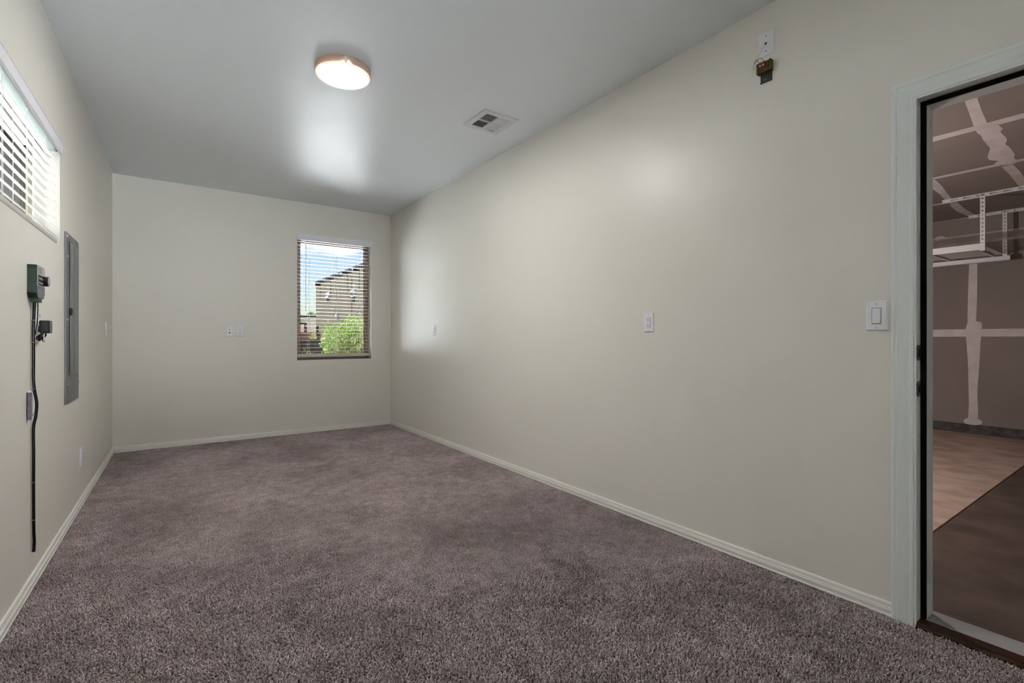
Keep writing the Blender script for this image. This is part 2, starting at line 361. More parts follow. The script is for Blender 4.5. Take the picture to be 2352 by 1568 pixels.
# baseboards: ridged profile, 57 mm
BP = [(0, 0), (0.012, 0), (0.0135, 0.006), (0.0105, 0.011), (0.011, 0.020), (0.0125, 0.028), (0.0095, 0.032), (0.0115, 0.035), (0.0085, 0.040), (0.0080, 0.049), (0.0055, 0.055), (0, 0.0575)]
struct('baseboard_right', sweep(BM(), BP, (XR, YB, 0.004), (XR, DOOR['y1'] + 0.0715, 0.004), (-1, 0, 0), mitA=0), M['trim'])
struct('baseboard_right_near', sweep(BM(), BP, (XR, DOOR['y0'] - 0.0715, 0.004), (XR, YF, 0.004), (-1, 0, 0)), M['trim'])
struct('baseboard_back', sweep(BM(), BP, (XL, YB, 0.004), (XR, YB, 0.004), (0, -1, 0)), M['trim'])
struct('baseboard_left', sweep(BM(), BP, (YF, 0, 0.004), (YB, 0, 0.004), (0, -1, 0)), M['trim'], loc=LW_LOC, rz=RL)

# ---- door: casing (mitred colonial profile), jambs, weatherstrip, threshold, strikes
CP = [(0, 0), (0.0085, 0), (0.0105, 0.004), (0.0105, 0.012), (0.0085, 0.014), (0.0095, 0.020), (0.0125, 0.032), (0.0150, 0.046), (0.0165, 0.052), (0.0145, 0.054), (0.0170, 0.057), (0.0175, 0.066), (0.0150, 0.0705), (0, 0.0705)]
# profile height runs outward from the opening
yo1, yo0, zt = DOOR['y1'] + 0.0005, DOOR['y0'] - 0.0005, DOOR['z'] + 0.0005
rv = 0.006
struct('trim_1', sweep(BM(), CP, (XR, yo1 + rv, 0.0), (XR, yo1 + rv, zt + rv), (-1, 0, 0), up=Vector((0, 1, 0)), mitB=1.0), M['casing'])
struct('trim_2', sweep(BM(), CP, (XR, yo1 + rv, zt + rv), (XR, yo0 - rv, zt + rv), (-1, 0, 0), up=Vector((0, 0, 1)), mitA=-1.0, mitB=1.0), M['casing'])
struct('trim_3', sweep(BM(), CP, (XR, yo0 - rv, 0.0), (XR, yo0 - rv, zt + rv), (-1, 0, 0), up=Vector((0, -1, 0)), mitB=1.0), M['casing'])
D1 = sempty('door_1', (XR, 0, 0))
def dpart(name, bm, m, label=None):
    o = obj(name, bm, m, D1)
    if label: o['label'] = label
    return o
Y1, Y0, ZT = DOOR['y1'], DOOR['y0'], DOOR['z']
xs = 0.040; st = 0.0185; xe = 0.121
dpart('jamb', bx(-0.007, xe, Y1, Y1 + jt, 0.0, ZT + jt), M['casing'])
dpart('jamb', bx(-0.007, xe, Y0 - jt, Y0, 0.0, ZT + jt), M['casing'])
dpart('jamb_head', bx(-0.007, xe, Y0, Y1, ZT, ZT + jt), M['casing'])
dpart('door_stop', bx(xs + 0.008, xe, Y1 - st, Y1, 0.025, ZT), M['casing'])
dpart('door_stop', bx(xs + 0.008, xe, Y0, Y0 + st, 0.025, ZT), M['casing'])
dpart('door_stop', bx(xs + 0.008, xe, Y0 + st, Y1 - st, ZT - st, ZT), M['casing'])
dpart('weatherstrip', bx(xs - 0.003, xs + 0.008, Y1 - st, Y1 - 0.001, 0.025, ZT - 0.001, 0.002), M['rubber'], 'black rubber weatherstrip')
dpart('weatherstrip', bx(xs - 0.003, xs + 0.008, Y0 + 0.001, Y0 + st, 0.025, ZT - 0.001, 0.002), M['rubber'], 'black rubber weatherstrip')
dpart('weatherstrip', bx(xs - 0.003, xs + 0.008, Y0 + st, Y1 - st, ZT - st, ZT - 0.001, 0.002), M['rubber'], 'black rubber weatherstrip')
TP = [(-0.016, 0.0), (-0.016, 0.010), (-0.010, 0.016), (-0.004, 0.017), (0.000, 0.0205), (0.030, 0.0215), (0.043, 0.0225), (0.043, 0.0)]
dpart('threshold', sweep(BM(), TP, (0, Y1, 0), (0, Y0, 0), (1, 0, 0)), M['wood'], 'dark brown wooden threshold')
dpart('sill_plate', bx(0.043, 0.150, Y0, Y1, -0.12, 0.0225, 0.002), M['sill_grey'], 'grey metal door sill')
for zc_ in (1.067, 0.9265):
    b = prism(BM(), [(-0.0075, zc_ - 0.020), (0.004, zc_ - 0.030), (0.034, zc_ - 0.030), (0.034, zc_ + 0.030), (0.004, zc_ + 0.030), (-0.0075, zc_ + 0.020)], Y1 - 0.0022, Y1 + 0.0, 'xz')
    s_ = dpart('strike_plate', b, M['strike'], 'dark bronze strike plate')
    obj('strike_hole', bx(0.011, 0.026, Y1 - 0.0032, Y1 - 0.0018, zc_ - 0.013, zc_ + 0.013), M['dark'], s_)
    for q in (-1, 1): obj('screw', cyl(BM(), (0.018, Y1 - 0.003, zc_ + q * 0.022), 0.0032, 0.002, 'y', 10), M['screw'], s_)

# ---- windows
def window_unit(name, W, y_in, w, loc, rz, gy, fm='bronze'):
    """bronze frame in an opening; local x along the wall, y into the wall"""
    e = sempty(name, loc, rz)
    x0, x1, z0, z1 = W['x0'], W['x1'], W['z0'], W['z1']
    def member(nm, ax0, ax1, az0, az1):
        obj(nm, bx(ax0, ax1, y_in, y_in + 0.045, az0, az1, 0.002), M[fm], e)
    member('frame', x0, x0 + w * 0.55, z0, z1); member('frame', x1 - w * 0.55, x1, z0, z1)
    member('frame', x0 + w * 0.55, x1 - w * 0.55, z0, z0 + w * 0.8); member('frame', x0 + w * 0.55, x1 - w * 0.55, z1 - w * 0.8, z1)
    def sash(nm, ax0, ax1, az0, az1):
        obj(nm, bx(ax0, ax1, y_in + 0.012, y_in + 0.036, az0, az1, 0.002), M[fm], e)
    a, c = x0 + w * 0.55, x0 + w; d, f_ = x1 - w, x1 - w * 0.55
    sash('sash', a, c, z0 + w * 0.8, z1 - w * 0.8); sash('sash', d, f_, z0 + w * 0.8, z1 - w * 0.8)
    sash('sash', c, d, z0 + w * 0.8, z0 + w * 1.25); sash('sash', c, d, z1 - w * 1.25, z1 - w * 0.8)
    for (ax0, ax1) in ((c - 0.001, c + 0.004), (d - 0.004, d + 0.001)):
        obj('gasket', bx(ax0, ax1, y_in + 0.018, y_in + 0.030, z0 + w * 1.25, z1 - w * 1.25), M['bronze_d'], e)
    g = obj('pane', bx(c + 0.0035, d - 0.0035, gy, gy + 0.004, z0 + w * 1.25, z1 - w * 1.25), M['glass'], e)
    return e
w1 = window_unit('window_1', WIN, 0.110, 0.058, (0, YB, 0), 0.0, 0.132)
w2 = window_unit('window_2', LWIN, 0.112, 0.040, LW_LOC, RL, 0.134, 'bronze_lit')

# ------------------------------------------------------------------ blinds
def slat_bm(x0, x1, depth, tilt, crown=0.0035, n=6):
    b_ = BM(); top = []; bot = []
    for i in range(n + 1):
        t = -1 + 2 * i / n; y = t * depth / 2; z = crown * (1 - t * t)
        yy = y * math.cos(tilt) - z * math.sin(tilt); zz = y * math.sin(tilt) + z * math.cos(tilt)
        top.append((yy, zz + 0.0013)); bot.append((yy, zz - 0.0013))
    ring = top + bot[::-1]
    prism(b_, ring, x0, x1, 'yz')
    return b_
def blind(name, label, W, loc, rz, ztop, zbot, nsl, tilt, yc, vz0, vz1, vx0, vx1, ladders, wand, rail, vy=-0.004):
    e = thing(name, label, 'window blind', loc, rz, None)
    x0, x1 = W['x0'] + 0.012, W['x1'] - 0.012
    b_ = BM()
    prism(b_, [(vx0, vz0), (vx1, vz0), (vx1, vz1), (vx0, vz1)], vy - 0.010, vy, 'xz')
    sweep(b_, [(0, 0), (0.004, 0.001), (0.004, 0.004), (0, 0.006)], (vx0, vy - 0.009, vz1 - 0.007), (vx1, vy - 0.009, vz1 - 0.007), (0, -1, 0))
    sweep(b_, [(0, 0), (0.003, 0.001), (0.003, 0.004), (0, 0.006)], (vx0, vy - 0.009, vz0 + 0.001), (vx1, vy - 0.009, vz0 + 0.001), (0, -1, 0))
    if vy < -0.002:
        for xr_ in (vx0, vx1 - 0.008): box(b_, xr_, xr_ + 0.008, vy, -0.0005, vz0, vz1)
    v_ = obj('valance', b_, M['valance'], e)
    obj('head_rail', bx(x0, x1, yc - 0.026, yc + 0.026, W['z1'] - 0.048, W['z1'] - 0.004, 0.002), M['headrail'], e)
    me = None
    for i in range(nsl):
        z = ztop + (zbot - ztop) * i / (nsl - 1)
        if me is None:
            o = obj('slat', slat_bm(x0, x1, 0.050, tilt), M['slat'], e, smooth=False); me = o.data; o.location = (0, yc, z)
        else: inst('slat', me, e, (0, yc, z))
    zr0, zr1 = rail
    obj('bottom_rail', bx(x0 - 0.002, x1 + 0.002, yc - 0.026, yc + 0.026, zr0, zr1, 0.005, 2), M['slat'], e)
    for xl in ladders:
        b2 = BM()
        oy, oz = 0.026 * math.cos(tilt), 0.026 * math.sin(tilt)
        for q in (-1, 1):
            tube(b2, [(xl - 0.004 * q, yc + q * oy, W['z1'] - 0.04), (xl - 0.004 * q, yc + q * oy, zr1 - 0.002)], 0.0011, 5)
        tube(b2, [(xl + 0.010, yc - oy - 0.002, W['z1'] - 0.04), (xl + 0.010, yc - oy - 0.002, zr1)], 0.0010, 5)
        for i in range(nsl):
            z = ztop + (zbot - ztop) * i / (nsl - 1) - 0.003
            tube(b2, [(xl, yc - oy, z - oz), (xl, yc + oy, z + oz)], 0.0008, 4)
        obj('ladder_cord', b2, M['cord'], e)
    if wand:
        b3 = tube(BM(), [(wand[0], yc - 0.034, W['z1'] - 0.05), (wand[0] - 0.002, yc - 0.036, wand[1])], 0.0035, 6)
        obj('tilt_wand', b3, M['cord'], e)
    return e
lad = [onY(708, 700, YB + 0.045).x, onY(771, 700, YB + 0.045).x, onY(824, 700, YB + 0.045).x]
blind('window_blind', 'white slatted blind with open flat slats over the back wall window', WIN, (0, YB, 0), 0.0,
      2.283, 0.972, 31, 0.0, 0.045, 2.296, 2.373, 1.2255, 2.117, lad, (onY(702, 700, YB + 0.02).x, 1.45), (0.905, 0.944))
blind('window_blind', 'white slatted blind with tilted slats in the high left wall window', LWIN, LW_LOC, RL,
      2.122, 1.708, 10, math.radians(38), 0.034, 2.146, 2.214, LWIN['x0'] - 0.03, 3.664, [2.30, 2.66, 3.02, 3.38], None, (1.652, 1.674), -0.001)
# small cleat beside the left valance
e = thing('cord_cleat', 'tiny clear plastic cord hook beside the left window valance', 'hook', (lx(3.752), 3.752, 2.205), RL)
obj('hook_base', bx(-0.004, 0.004, -0.004, 0.0, -0.016, 0.016, 0.001), M['plate2'], e)
obj('hook_arm', bx(-0.003, 0.012, -0.010, -0.004, -0.014, -0.009, 0.001), M['plate2'], e)

# ------------------------------------------------------------------ wall plates
def frame_on(wall, a, z):
    """location and heading of a fitting: wall letter, position along it, height"""
    if wall == 'R': return (XR, a, z), -PI / 2
    if wall == 'L': return (lx(a), a, z), RL
    return (a, YB, z), 0.0
def plate_base(e, w=0.071, h=0.116, t=0.0065):
    b_ = BM()
    pts = [(-w / 2, -h / 2), (w / 2, -h / 2), (w / 2, h / 2), (-w / 2, h / 2)]
    A = [b_.verts.new((x, 0, z)) for x, z in pts]
    k = 0.0045
    Bv = [b_.verts.new((x - math.copysign(0.0008, x), -t * 0.55, z - math.copysign(0.0008, z))) for x, z in pts]
    C = [b_.verts.new((x - math.copysign(k, x), -t, z - math.copysign(k, z))) for x, z in pts]
    for i in range(4):
        j = (i + 1) % 4
        b_.faces.new((A[i], A[j], Bv[j], Bv[i])); b_.faces.new((Bv[i], Bv[j], C[j], C[i]))
    b_.faces.new(C); b_.faces.new(A[::-1])
    bmesh.ops.recalc_face_normals(b_, faces=b_.faces[:])
    return obj('plate', b_, M['plate'], e)
def screws(e, zs, t=0.0065, m='screw_w'):
    for z in zs: obj('screw', cyl(BM(), (0, -t - 0.0004, z), 0.0032, 0.0022, 'y', 10), M[m], e)
def outlet(wall, a, z, label, group=None):
    loc, rz = frame_on(wall, a, z); e = thing('wall_outlet', label, 'outlet', loc, rz, group)
    plate_base(e); t = 0.0065
    ins = obj('receptacle', bx(-0.0168, 0.0168, -t - 0.004, -t + 0.001, -0.0335, 0.0335, 0.0012), M['plate2'], e)
    obj('surround', bx(-0.0178, 0.0178, -t - 0.0006, -t + 0.001, -0.0345, 0.0345), M['screw_w'], e)
    for zz in (0.017, -0.019):
        for (sx, sw, sh) in ((-0.0063, 0.0022, 0.0085), (0.0063, 0.0022, 0.0070)):
            obj('slot', bx(sx - sw / 2, sx + sw / 2, -t - 0.0046, -t - 0.003, zz - sh / 2 + 0.004, zz + sh / 2 + 0.004), M['dark'], ins)
        obj('ground_hole', cyl(BM(), (0, -t - 0.004, zz - 0.0065), 0.0026, 0.0014, 'y', 10), M['dark'], ins)
    screws(e, (0.0485, -0.0485))
    return e
outlet('R', 1.917, 1.2205, 'white outlet in the middle of the long right wall')
outlet('R', 4.835, 1.2195, 'small white outlet on the right wall close to the back corner')
outlet('B', 0.633, 1.2105, 'white outlet on the back wall, next to the two-hole cable plate')
outlet('L', 4.325, 0.335, 'white outlet low on the left wall near the baseboard')
outlet('L', 3.135, 1.210, 'white outlet behind the black power adapter on the left wall')
# narrow plate near the back-left corner
loc, rz = frame_on('L', 5.635, 1.2145); e = thing('blank_plate', 'white wall plate on the left wall beside the back corner', 'wall plate', loc, rz)
plate_base(e); screws(e, (0.03, -0.03))
# two-hole cable plate on the back wall
loc, rz = frame_on('B', 0.536, 1.2095); e = thing('cable_plate', 'white two-hole cable plate on the back wall, left of an outlet', 'wall plate', loc, rz)
plate_base(e, 0.069); screws(e, (0.0465, -0.0465))
obj('socket', cyl(BM(), (0, -0.0095, 0.019), 0.0075, 0.008, 'y', 14), M['screw_w'], e)
obj('hole', cyl(BM(), (0, -0.0066, -0.019), 0.0072, 0.0016, 'y', 14), M['dark'], e)
# rocker switch by the door
loc, rz = frame_on('R', 0.7585, 1.2155); e = thing('light_switch', 'white rocker light switch beside the open door', 'light switch', loc, rz)
plate_base(e, 0.0765, 0.1205, 0.0072); screws(e, (0.0485, -0.0485), 0.0072)
obj('surround', bx(-0.0180, 0.0180, -0.0078, -0.006, -0.0345, 0.0345, 0.0008), M['screw_w'], e)
b = BM(); prism(b, [(-0.0076, -0.029), (-0.0135, -0.029), (-0.0098, 0.0), (-0.0088, 0.030), (-0.0076, 0.030)], -0.0138, 0.0138, 'yz')
obj('rocker', b, M['plate'], e)
# high cable plate with a bare hole
loc, rz = frame_on('R', 1.2105, 2.5565); e = thing('cable_plate', 'white cable plate with a bare hole high on the right wall above the doorbell transformer', 'wall plate', loc, rz)
plate_base(e, 0.077, 0.1145); 
obj('hole', cyl(BM(), (0, -0.0068, 0.0), 0.0058, 0.0016, 'y', 14), M['dark'], e)
for z in (0.037, -0.037): obj('screw_hole', cyl(BM(), (0, -0.0067, z), 0.0028, 0.0012, 'y', 10), M['steel'], e)
# doorbell transformer hanging under it
loc, rz = frame_on('R', 1.2105, 2.4165); e = thing('doorbell_transformer', 'bare doorbell transformer with red coil and loose wires on the right wall', 'transformer', loc, rz)
obj('mounting_plate', bx(-0.0275, 0.0285, -0.003, 0.0, -0.047, 0.047, 0.0008), M['steel'], e)
obj('lip', bx(-0.0275, 0.0285, -0.009, -0.003, -0.047, -0.044, 0.0005), M['steel'], e)
obj('screw', cyl(BM(), (-0.002, -0.0036, -0.034), 0.003, 0.002, 'y', 10), M['screw'], e)
b = BM(); box(b, -0.0345, -0.022, -0.030, -0.004, -0.006, 0.046, 0.002); box(b, 0.024, 0.036, -0.030, -0.004, -0.006, 0.046, 0.002)
box(b, -0.022, 0.024, -0.030, -0.004, -0.006, 0.004, 0.001)
obj('core', b, M['brass'], e)
b = BM(); box(b, -0.021, 0.0235, -0.034, -0.006, 0.0045, 0.014, 0.002); obj('coil_wrap', b, M['orange'], e)
bob = obj('bobbin', bx(-0.0205, 0.0125, -0.036, -0.006, 0.014, 0.043, 0.0015), M['red'], e)
obj('coil_wrap', bx(0.0130, 0.0235, -0.033, -0.006, 0.014, 0.042, 0.002), M['orange'], e)
for xx in (-0.012, 0.003): obj('terminal', bx(xx - 0.003, xx + 0.003, -0.0385, -0.036, 0.022, 0.030, 0.0006), M['plate'], bob)
obj('wire', tube(BM(), spline([(-0.012, -0.036, 0.028), (-0.020, -0.040, 0.050), (-0.032, -0.034, 0.066), (-0.046, -0.030, 0.056)]), 0.0011, 6), M['wire_k'], e)
obj('wire', tube(BM(), spline([(0.003, -0.036, 0.030), (0.003, -0.034, 0.050), (-0.012, -0.034, 0.064), (-0.030, -0.032, 0.064), (-0.045, -0.030, 0.052)]), 0.0010, 6), M['wire_r'], e)
obj('wire', tube(BM(), spline([(-0.046, -0.030, 0.054), (-0.052, -0.028, 0.034), (-0.046, -0.026, 0.026), (-0.044, -0.022, 0.045), (-0.030, -0.016, 0.085), (-0.012, -0.012, 0.120), (0.0, -0.0085, 0.139)]), 0.0008, 6), M['wire_w'], e)

# ------------------------------------------------------------------ electrical panel on the left wall
loc, rz = frame_on('L', 3.975, 1.2425); e = thing('electrical_panel', 'tall grey metal electrical panel on the left wall', 'electrical panel', loc, rz)
w_, h_ = 0.205, 0.500
b = BM(); pts = [(-w_, -h_), (w_ * 0.985, -h_)]
for k in range(9):
    a = (k / 8) * PI / 2; pts.append((w_ - 0.03 + 0.03 * math.cos(a), h_ - 0.03 + 0.03 * math.sin(a)))
pts += [(-w_, h_)]
prism(b, pts, -0.010, 0.0, 'xz')
obj('cover', b, M['panel'], e)
d = obj('panel_door', bx(-0.108, 0.135, -0.017, -0.010, -0.335, 0.452, 0.002), M['panel2'], e)
obj('door_ridge', bx(-0.012, 0.012, -0.0195, -0.016, -0.325, 0.440, 0.0015), M['panel2'], d)
obj('door_gap', bx(-0.125, -0.108, -0.0104, -0.0094, -0.340, 0.457), M['dark'], e)
obj('latch', bx(-0.122, -0.085, -0.024, -0.012, 0.020, 0.062, 0.003), M['black'], e)
for (xx, zz) in ((-0.182, 0.478), (-0.182, 0.360), (-0.182, -0.008), (-0.182, -0.385), (0.188, 0.250), (0.188, -0.398)):
    obj('screw', cyl(BM(), (xx, -0.0115, zz), 0.0075, 0.006, 'y', 12), M['screw'], e)

# ------------------------------------------------------------------ sprinkler timer, cable, adapter, leaflet
loc, rz = frame_on('L', 3.034, 1.370); e = thing('sprinkler_timer', 'dark green sprinkler timer with silver face and dial on the left wall', 'timer', loc, rz)
b = BM(); hw = 0.072
pts = [(-hw, 0.080), (hw, 0.080), (hw, -0.044), (hw - 0.020, -0.066), (0.030, -0.066), (0.030, -0.084), (-0.030, -0.084), (-0.030, -0.066), (-hw + 0.020, -0.066), (-hw, -0.044)]
prism(b, pts, -0.030, 0.0, 'xz'); obj('body', b, M['green'], e)
f_ = obj('face', bx(-0.066, 0.068, -0.0335, -0.0300, -0.012, 0.076, 0.001), M['silver'], e)
obj('display', bx(-0.056, 0.0, -0.0345, -0.0330, 0.045, 0.070), M['lcd'], f_)
obj('keypad', bx(-0.058, 0.030, -0.0345, -0.0330, -0.008, 0.038), M['black'], f_)
for i in range(3):
    for j in range(2): obj('button', bx(-0.048 + i * 0.026, -0.034 + i * 0.026, -0.0365, -0.0342, -0.002 + j * 0.020, 0.006 + j * 0.020, 0.001), M['silver'], f_)
obj('dial', cyl(BM(), (0.040, -0.0425, 0.016), 0.0225, 0.018, 'y', 24), M['black'], e)
obj('dial_cap', cyl(BM(), (0.040, -0.0525, 0.016), 0.0200, 0.003, 'y', 24, 0.020), M['silver'], e)
b = prism(BM(), [(-0.066, -0.014), (0.068, -0.014), (0.068, -0.044), (0.048, -0.064), (-0.048, -0.064), (-0.066, -0.044)], -0.0335, -0.030, 'xz')
obj('lower_cover', b, M['greyface'], e)
obj('seam', bx(-0.0725, -0.066, -0.0304, -0.004, -0.016, -0.0145), M['dark'], e)
# cable
loc, rz = frame_on('L', 3.028, 0.16); e = thing('cable', 'long black cable bundle running down the left wall from the green timer', 'cable', loc, rz)
path = [(0.002, -0.012, 1.130), (0.000, -0.010, 1.07), (-0.001, -0.0085, 0.98), (0.002, -0.0085, 0.86), (-0.001, -0.0085, 0.78), (0.001, -0.012, 0.725), (0.006, -0.018, 0.67), (0.004, -0.015, 0.61), (0.0, -0.0085, 0.56), (0.003, -0.0085, 0.45), (0.001, -0.0085, 0.33), (0.003, -0.0085, 0.18), (0.006, -0.0085, 0.09), (0.014, -0.0085, 0.045), (0.004, -0.0085, 0.0)]
obj('jacket', tube(BM(), spline(path, 5), 0.0060, 8), M['black'], e, smooth=True)
obj('thin_wire', tube(BM(), spline([(0.004, -0.022, 1.13), (0.013, -0.020, 1.07), (0.010, -0.016, 1.01), (0.002, -0.013, 0.98)]), 0.0022, 6), M['black'], e)
for z in (1.045, 0.945, 0.735, 0.62, 0.315, 0.145):
    obj('cable_tie', tube(BM(), [(-0.0005, -0.0085, z - 0.0016), (-0.0005, -0.0085, z + 0.0016)], 0.0068, 10), M['tie'], e)
# adapter
loc, rz = frame_on('L', 3.142, 1.178); e = thing('power_adapter', 'black plug-in power adapter with coiled lead on the left wall', 'power adapter', loc, rz)
obj('body', bx(-0.031, 0.030, -0.048, -0.0115, -0.030, 0.030, 0.005, 2), M['black'], e, smooth=False)
obj('front_label', bx(-0.026, 0.025, -0.0487, -0.0478, -0.024, 0.024), M['greyface'], e)
b = tube(BM(), spline([(0.0, -0.030, -0.029), (-0.003, -0.030, -0.040), (-0.012, -0.026, -0.050)]), 0.0032, 6)
obj('strain_relief', b, M['black'], e)
b = BM()
for k in range(5):
    pts = []
    for i in range(25):
        a = 2 * PI * i / 24
        pts.append((-0.048 + 0.034 * math.cos(a) + 0.003 * math.sin(k * 2.1 + a), -0.012 - 0.0035 * k, -0.052 + (0.010 + 0.0016 * k) * math.sin(a) + 0.002 * k * math.cos(2 * a + k)))
    tube(b, pts, 0.0024, 5)
tube(b, spline([(-0.012, -0.026, -0.050), (-0.02, -0.026, -0.058), (-0.035, -0.024, -0.056)]), 0.0024, 5)
obj('coiled_lead', b, M['black'], e)
obj('twist_tie', tube(BM(), [(-0.049, -0.030, -0.038), (-0.047, -0.032, -0.052), (-0.048, -0.030, -0.066)], 0.003, 5), M['plate'], e)
# leaflet tucked behind the cable
loc, rz = frame_on('L', 3.022, 0.770); e = thing('paper_leaflet', 'folded white leaflet tucked behind the black cable on the left wall', 'leaflet', loc, rz)
b = BM(); prism(b, [(-0.072, -0.004), (-0.070, -0.016), (-0.030, -0.0045), (0.072, -0.0025), (0.072, -0.0005), (-0.060, -0.0005)], 0.0, 0.121, 'xy'); obj('back_sheet', b, M['paper'], e)
b = BM(); prism(b, [(-0.0745, -0.004), (-0.0725, -0.0175), (-0.034, -0.0062), (-0.034, -0.0050), (-0.0715, -0.016), (-0.0735, -0.004)], -0.004, 0.116, 'xy'); obj('folded_sheet', b, M['paper2'], e)

# ------------------------------------------------------------------ ceiling light
LC = onZ(788, 176, H - 0.045)
e = thing('ceiling_light', 'round flush ceiling light, glowing white with a copper ring', 'ceiling light', (LC.x, LC.y, H), 0)
R = 0.160
b = BM(); cyl(b, (0, 0, -0.021), R, 0.042, 'z', 64, cap=False)
prof = [(R, -0.001), (R + 0.001, -0.040), (R - 0.002, -0.046), (R - 0.014, -0.047), (R - 0.016, -0.040), (R - 0.016, -0.001)]
def lathe(prof, seg=64):
    b_ = BM(); rings = []
    for k in range(seg):
        a = 2 * PI * k / seg; rings.append([b_.verts.new((r * math.cos(a), r * math.sin(a), z)) for r, z in prof])
    for k in range(seg):
        A, B_ = rings[k], rings[(k + 1) % seg]
        for i in range(len(prof) - 1): b_.faces.new((A[i], A[i + 1], B_[i + 1], B_[i]))
    bmesh.ops.recalc_face_normals(b_, faces=b_.faces[:]); return b_
b.free()
obj('ring', lathe([(R - 0.002, -0.0005), (R, -0.006), (R, -0.034), (R - 0.003, -0.040)]), M['ring'], e, smooth=True)
obj('rim', lathe([(R - 0.003, -0.040), (R - 0.006, -0.0455), (R - 0.016, -0.0465), (R - 0.018, -0.043)]), M['lamprim'], e, smooth=True)
b = BM(); cyl(b, (0, 0, -0.0435), R - 0.0178, 0.003, 'z', 64); obj('diffuser', b, M['lamp'], e)
b = BM(); cyl(b, (0, 0, -0.018), R - 0.006, 0.034, 'z', 48); obj('housing', b, M['vent'], e)
obj('clip', bx(-0.007, 0.007, -0.004, 0.003, -0.040, -0.006, 0.001), M['vent'], e).matrix_local = Matrix.Translation(((R + 0.0005) * math.cos(-2.30 + 0.55), (R + 0.0005) * math.sin(-2.30 + 0.55), 0)) @ Matrix.Rotation(-2.30 + 0.55 + PI / 2, 4, 'Z')

# ------------------------------------------------------------------ ceiling vent (four louvre quadrants)
VX0, VX1, VY0, VY1 = 1.812, 2.105, 2.893, 3.201
e = thing('ceiling_vent', 'square white ceiling vent with four louvred quarters', 'vent', ((VX0 + VX1) / 2, (VY0 + VY1) / 2, H), 0)
hx, hy = (VX1 - VX0) / 2, (VY1 - VY0) / 2; ix, iy = hx - 0.042, hy - 0.042
b = BM()
for (a0, a1, c0, c1) in ((-hx, hx, -hy, -iy), (-hx, hx, iy, hy), (-hx, -ix, -iy, iy), (ix, hx, -iy, iy)):
    box(b, a0, a1, c0, c1, -0.010, 0.0)
for f in b.faces: pass
obj('frame', b, M['vent'], e)
obj('cross_bar', bx(-0.006, 0.006, -iy, iy, -0.0095, -0.001), M['vent'], e); obj('cross_bar', bx(-ix, ix, -0.006, 0.006, -0.0095, -0.001), M['vent'], e)
obj('duct', bx(-ix, ix, -iy, iy, -0.0012, -0.0002), M['dark'], e)
def louvers(cx, cyy, along, tiltdir):
    n = 9; qx, qy = (ix - 0.006) / 2, (iy - 0.006) / 2
    L = qx if along == 'x' else qy; S = qy if along == 'x' else qx
    me = None
    for i in range(n):
        p = -S + (i + 0.5) * 2 * S / n
        tl = math.radians(38) * tiltdir
        if along == 'x': loc_, rot_ = (cx, cyy + p, -0.0052), (tl, 0, 0)
        else: loc_, rot_ = (cx + p, cyy, -0.0052), (tl, 0, PI / 2)
        if me is None:
            o = obj('louver', bx(-L, L, -0.0058, 0.0058, -0.0005, 0.0005), M['vent'], e); me = o.data; o.location = loc_; o.rotation_euler = rot_
        else: inst('louver', me, e, loc_, rot_)
qx, qy = (ix + 0.006) / 2, (iy + 0.006) / 2
louvers(-qx, -qy, 'x', 1); louvers(qx, qy, 'x', -1); louvers(-qx, qy, 'y', -1); louvers(qx, -qy, 'y', 1)
obj('damper_slot', bx(qx - 0.004, qx + 0.040, iy - 0.006, iy + 0.0, -0.0106, -0.0098), M['dark'], e)
for (a0, c0) in ((-hx + 0.018, -0.06), (-hx + 0.018, 0.09), (hx - 0.018, -0.08), (hx - 0.018, 0.08)):
    obj('screw', cyl(BM(), (a0, c0, -0.0105), 0.0035, 0.002, 'z', 10), M['screw_w'], e)

# ------------------------------------------------------------------ the garage beyond the door
GX, GZ0, GZ1 = 8.82, -0.15, 2.75; GY0, GY1 = -3.2, 4.6
fg = sempty('floor_garage'); 
def slab(x0, x1, y0, y1, m): obj('concrete_slab', bx(x0, x1, y0, y1, GZ0 - 0.12, GZ0, 0.004), M[m], fg)
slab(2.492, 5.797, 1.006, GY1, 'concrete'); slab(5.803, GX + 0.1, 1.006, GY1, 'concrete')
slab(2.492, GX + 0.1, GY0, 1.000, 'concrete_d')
obj('control_joint', bx(2.492, GX, GY0, GY1, GZ0 - 0.14, GZ0 - 0.012), M['dark'], fg)
wg = sempty('wall_garage_far')
ys = [GY0, 1.75 - 3.66, 1.75, GY1]; zs = [-0.03, 1.20, 2.42, GZ1]
ys2 = [GY0, 1.75 - 2.44, 1.75 + 1.22, GY1]
for r in range(3):
    yy = ys if r != 2 else ys2
    for k in range(3):
        obj('drywall_panel', bx(GX, GX + 0.0127, yy[k] + 0.002, yy[k + 1] - 0.002, zs[r] + 0.002, zs[r + 1] - 0.002), M['drywall'], wg)
obj('backing', bx(GX + 0.0127, GX + 0.15, GY0, GY1, -0.25, GZ1 + 0.1), M['dark'], wg)
struct('baseboard_garage', bx(GX - 0.012, GX + 0.0126, GY0, GY1, GZ0, -0.032, 0.003), M['curb'])
cg = sempty('ceiling_garage')
xj = [2.492, 3.86, 5.08, 6.32, 7.58, GX]
yj = [[GY0, -1.0, GY1], [GY0, -1.6, GY1], [GY0, -1.0, GY1], [GY0, -1.6, GY1], [GY0, -1.0, GY1]]
for r in range(5):
    for k in range(2):
        obj('drywall_panel', bx(xj[r] + 0.002, xj[r + 1] - 0.002, yj[r][k] + 0.002, yj[r][k + 1] - 0.002, GZ1, GZ1 + 0.0127), M['drywall'], cg)
obj('backing', bx(2.45, GX + 0.15, GY0, GY1, GZ1 + 0.0127, GZ1 + 0.2), M['dark'], cg)
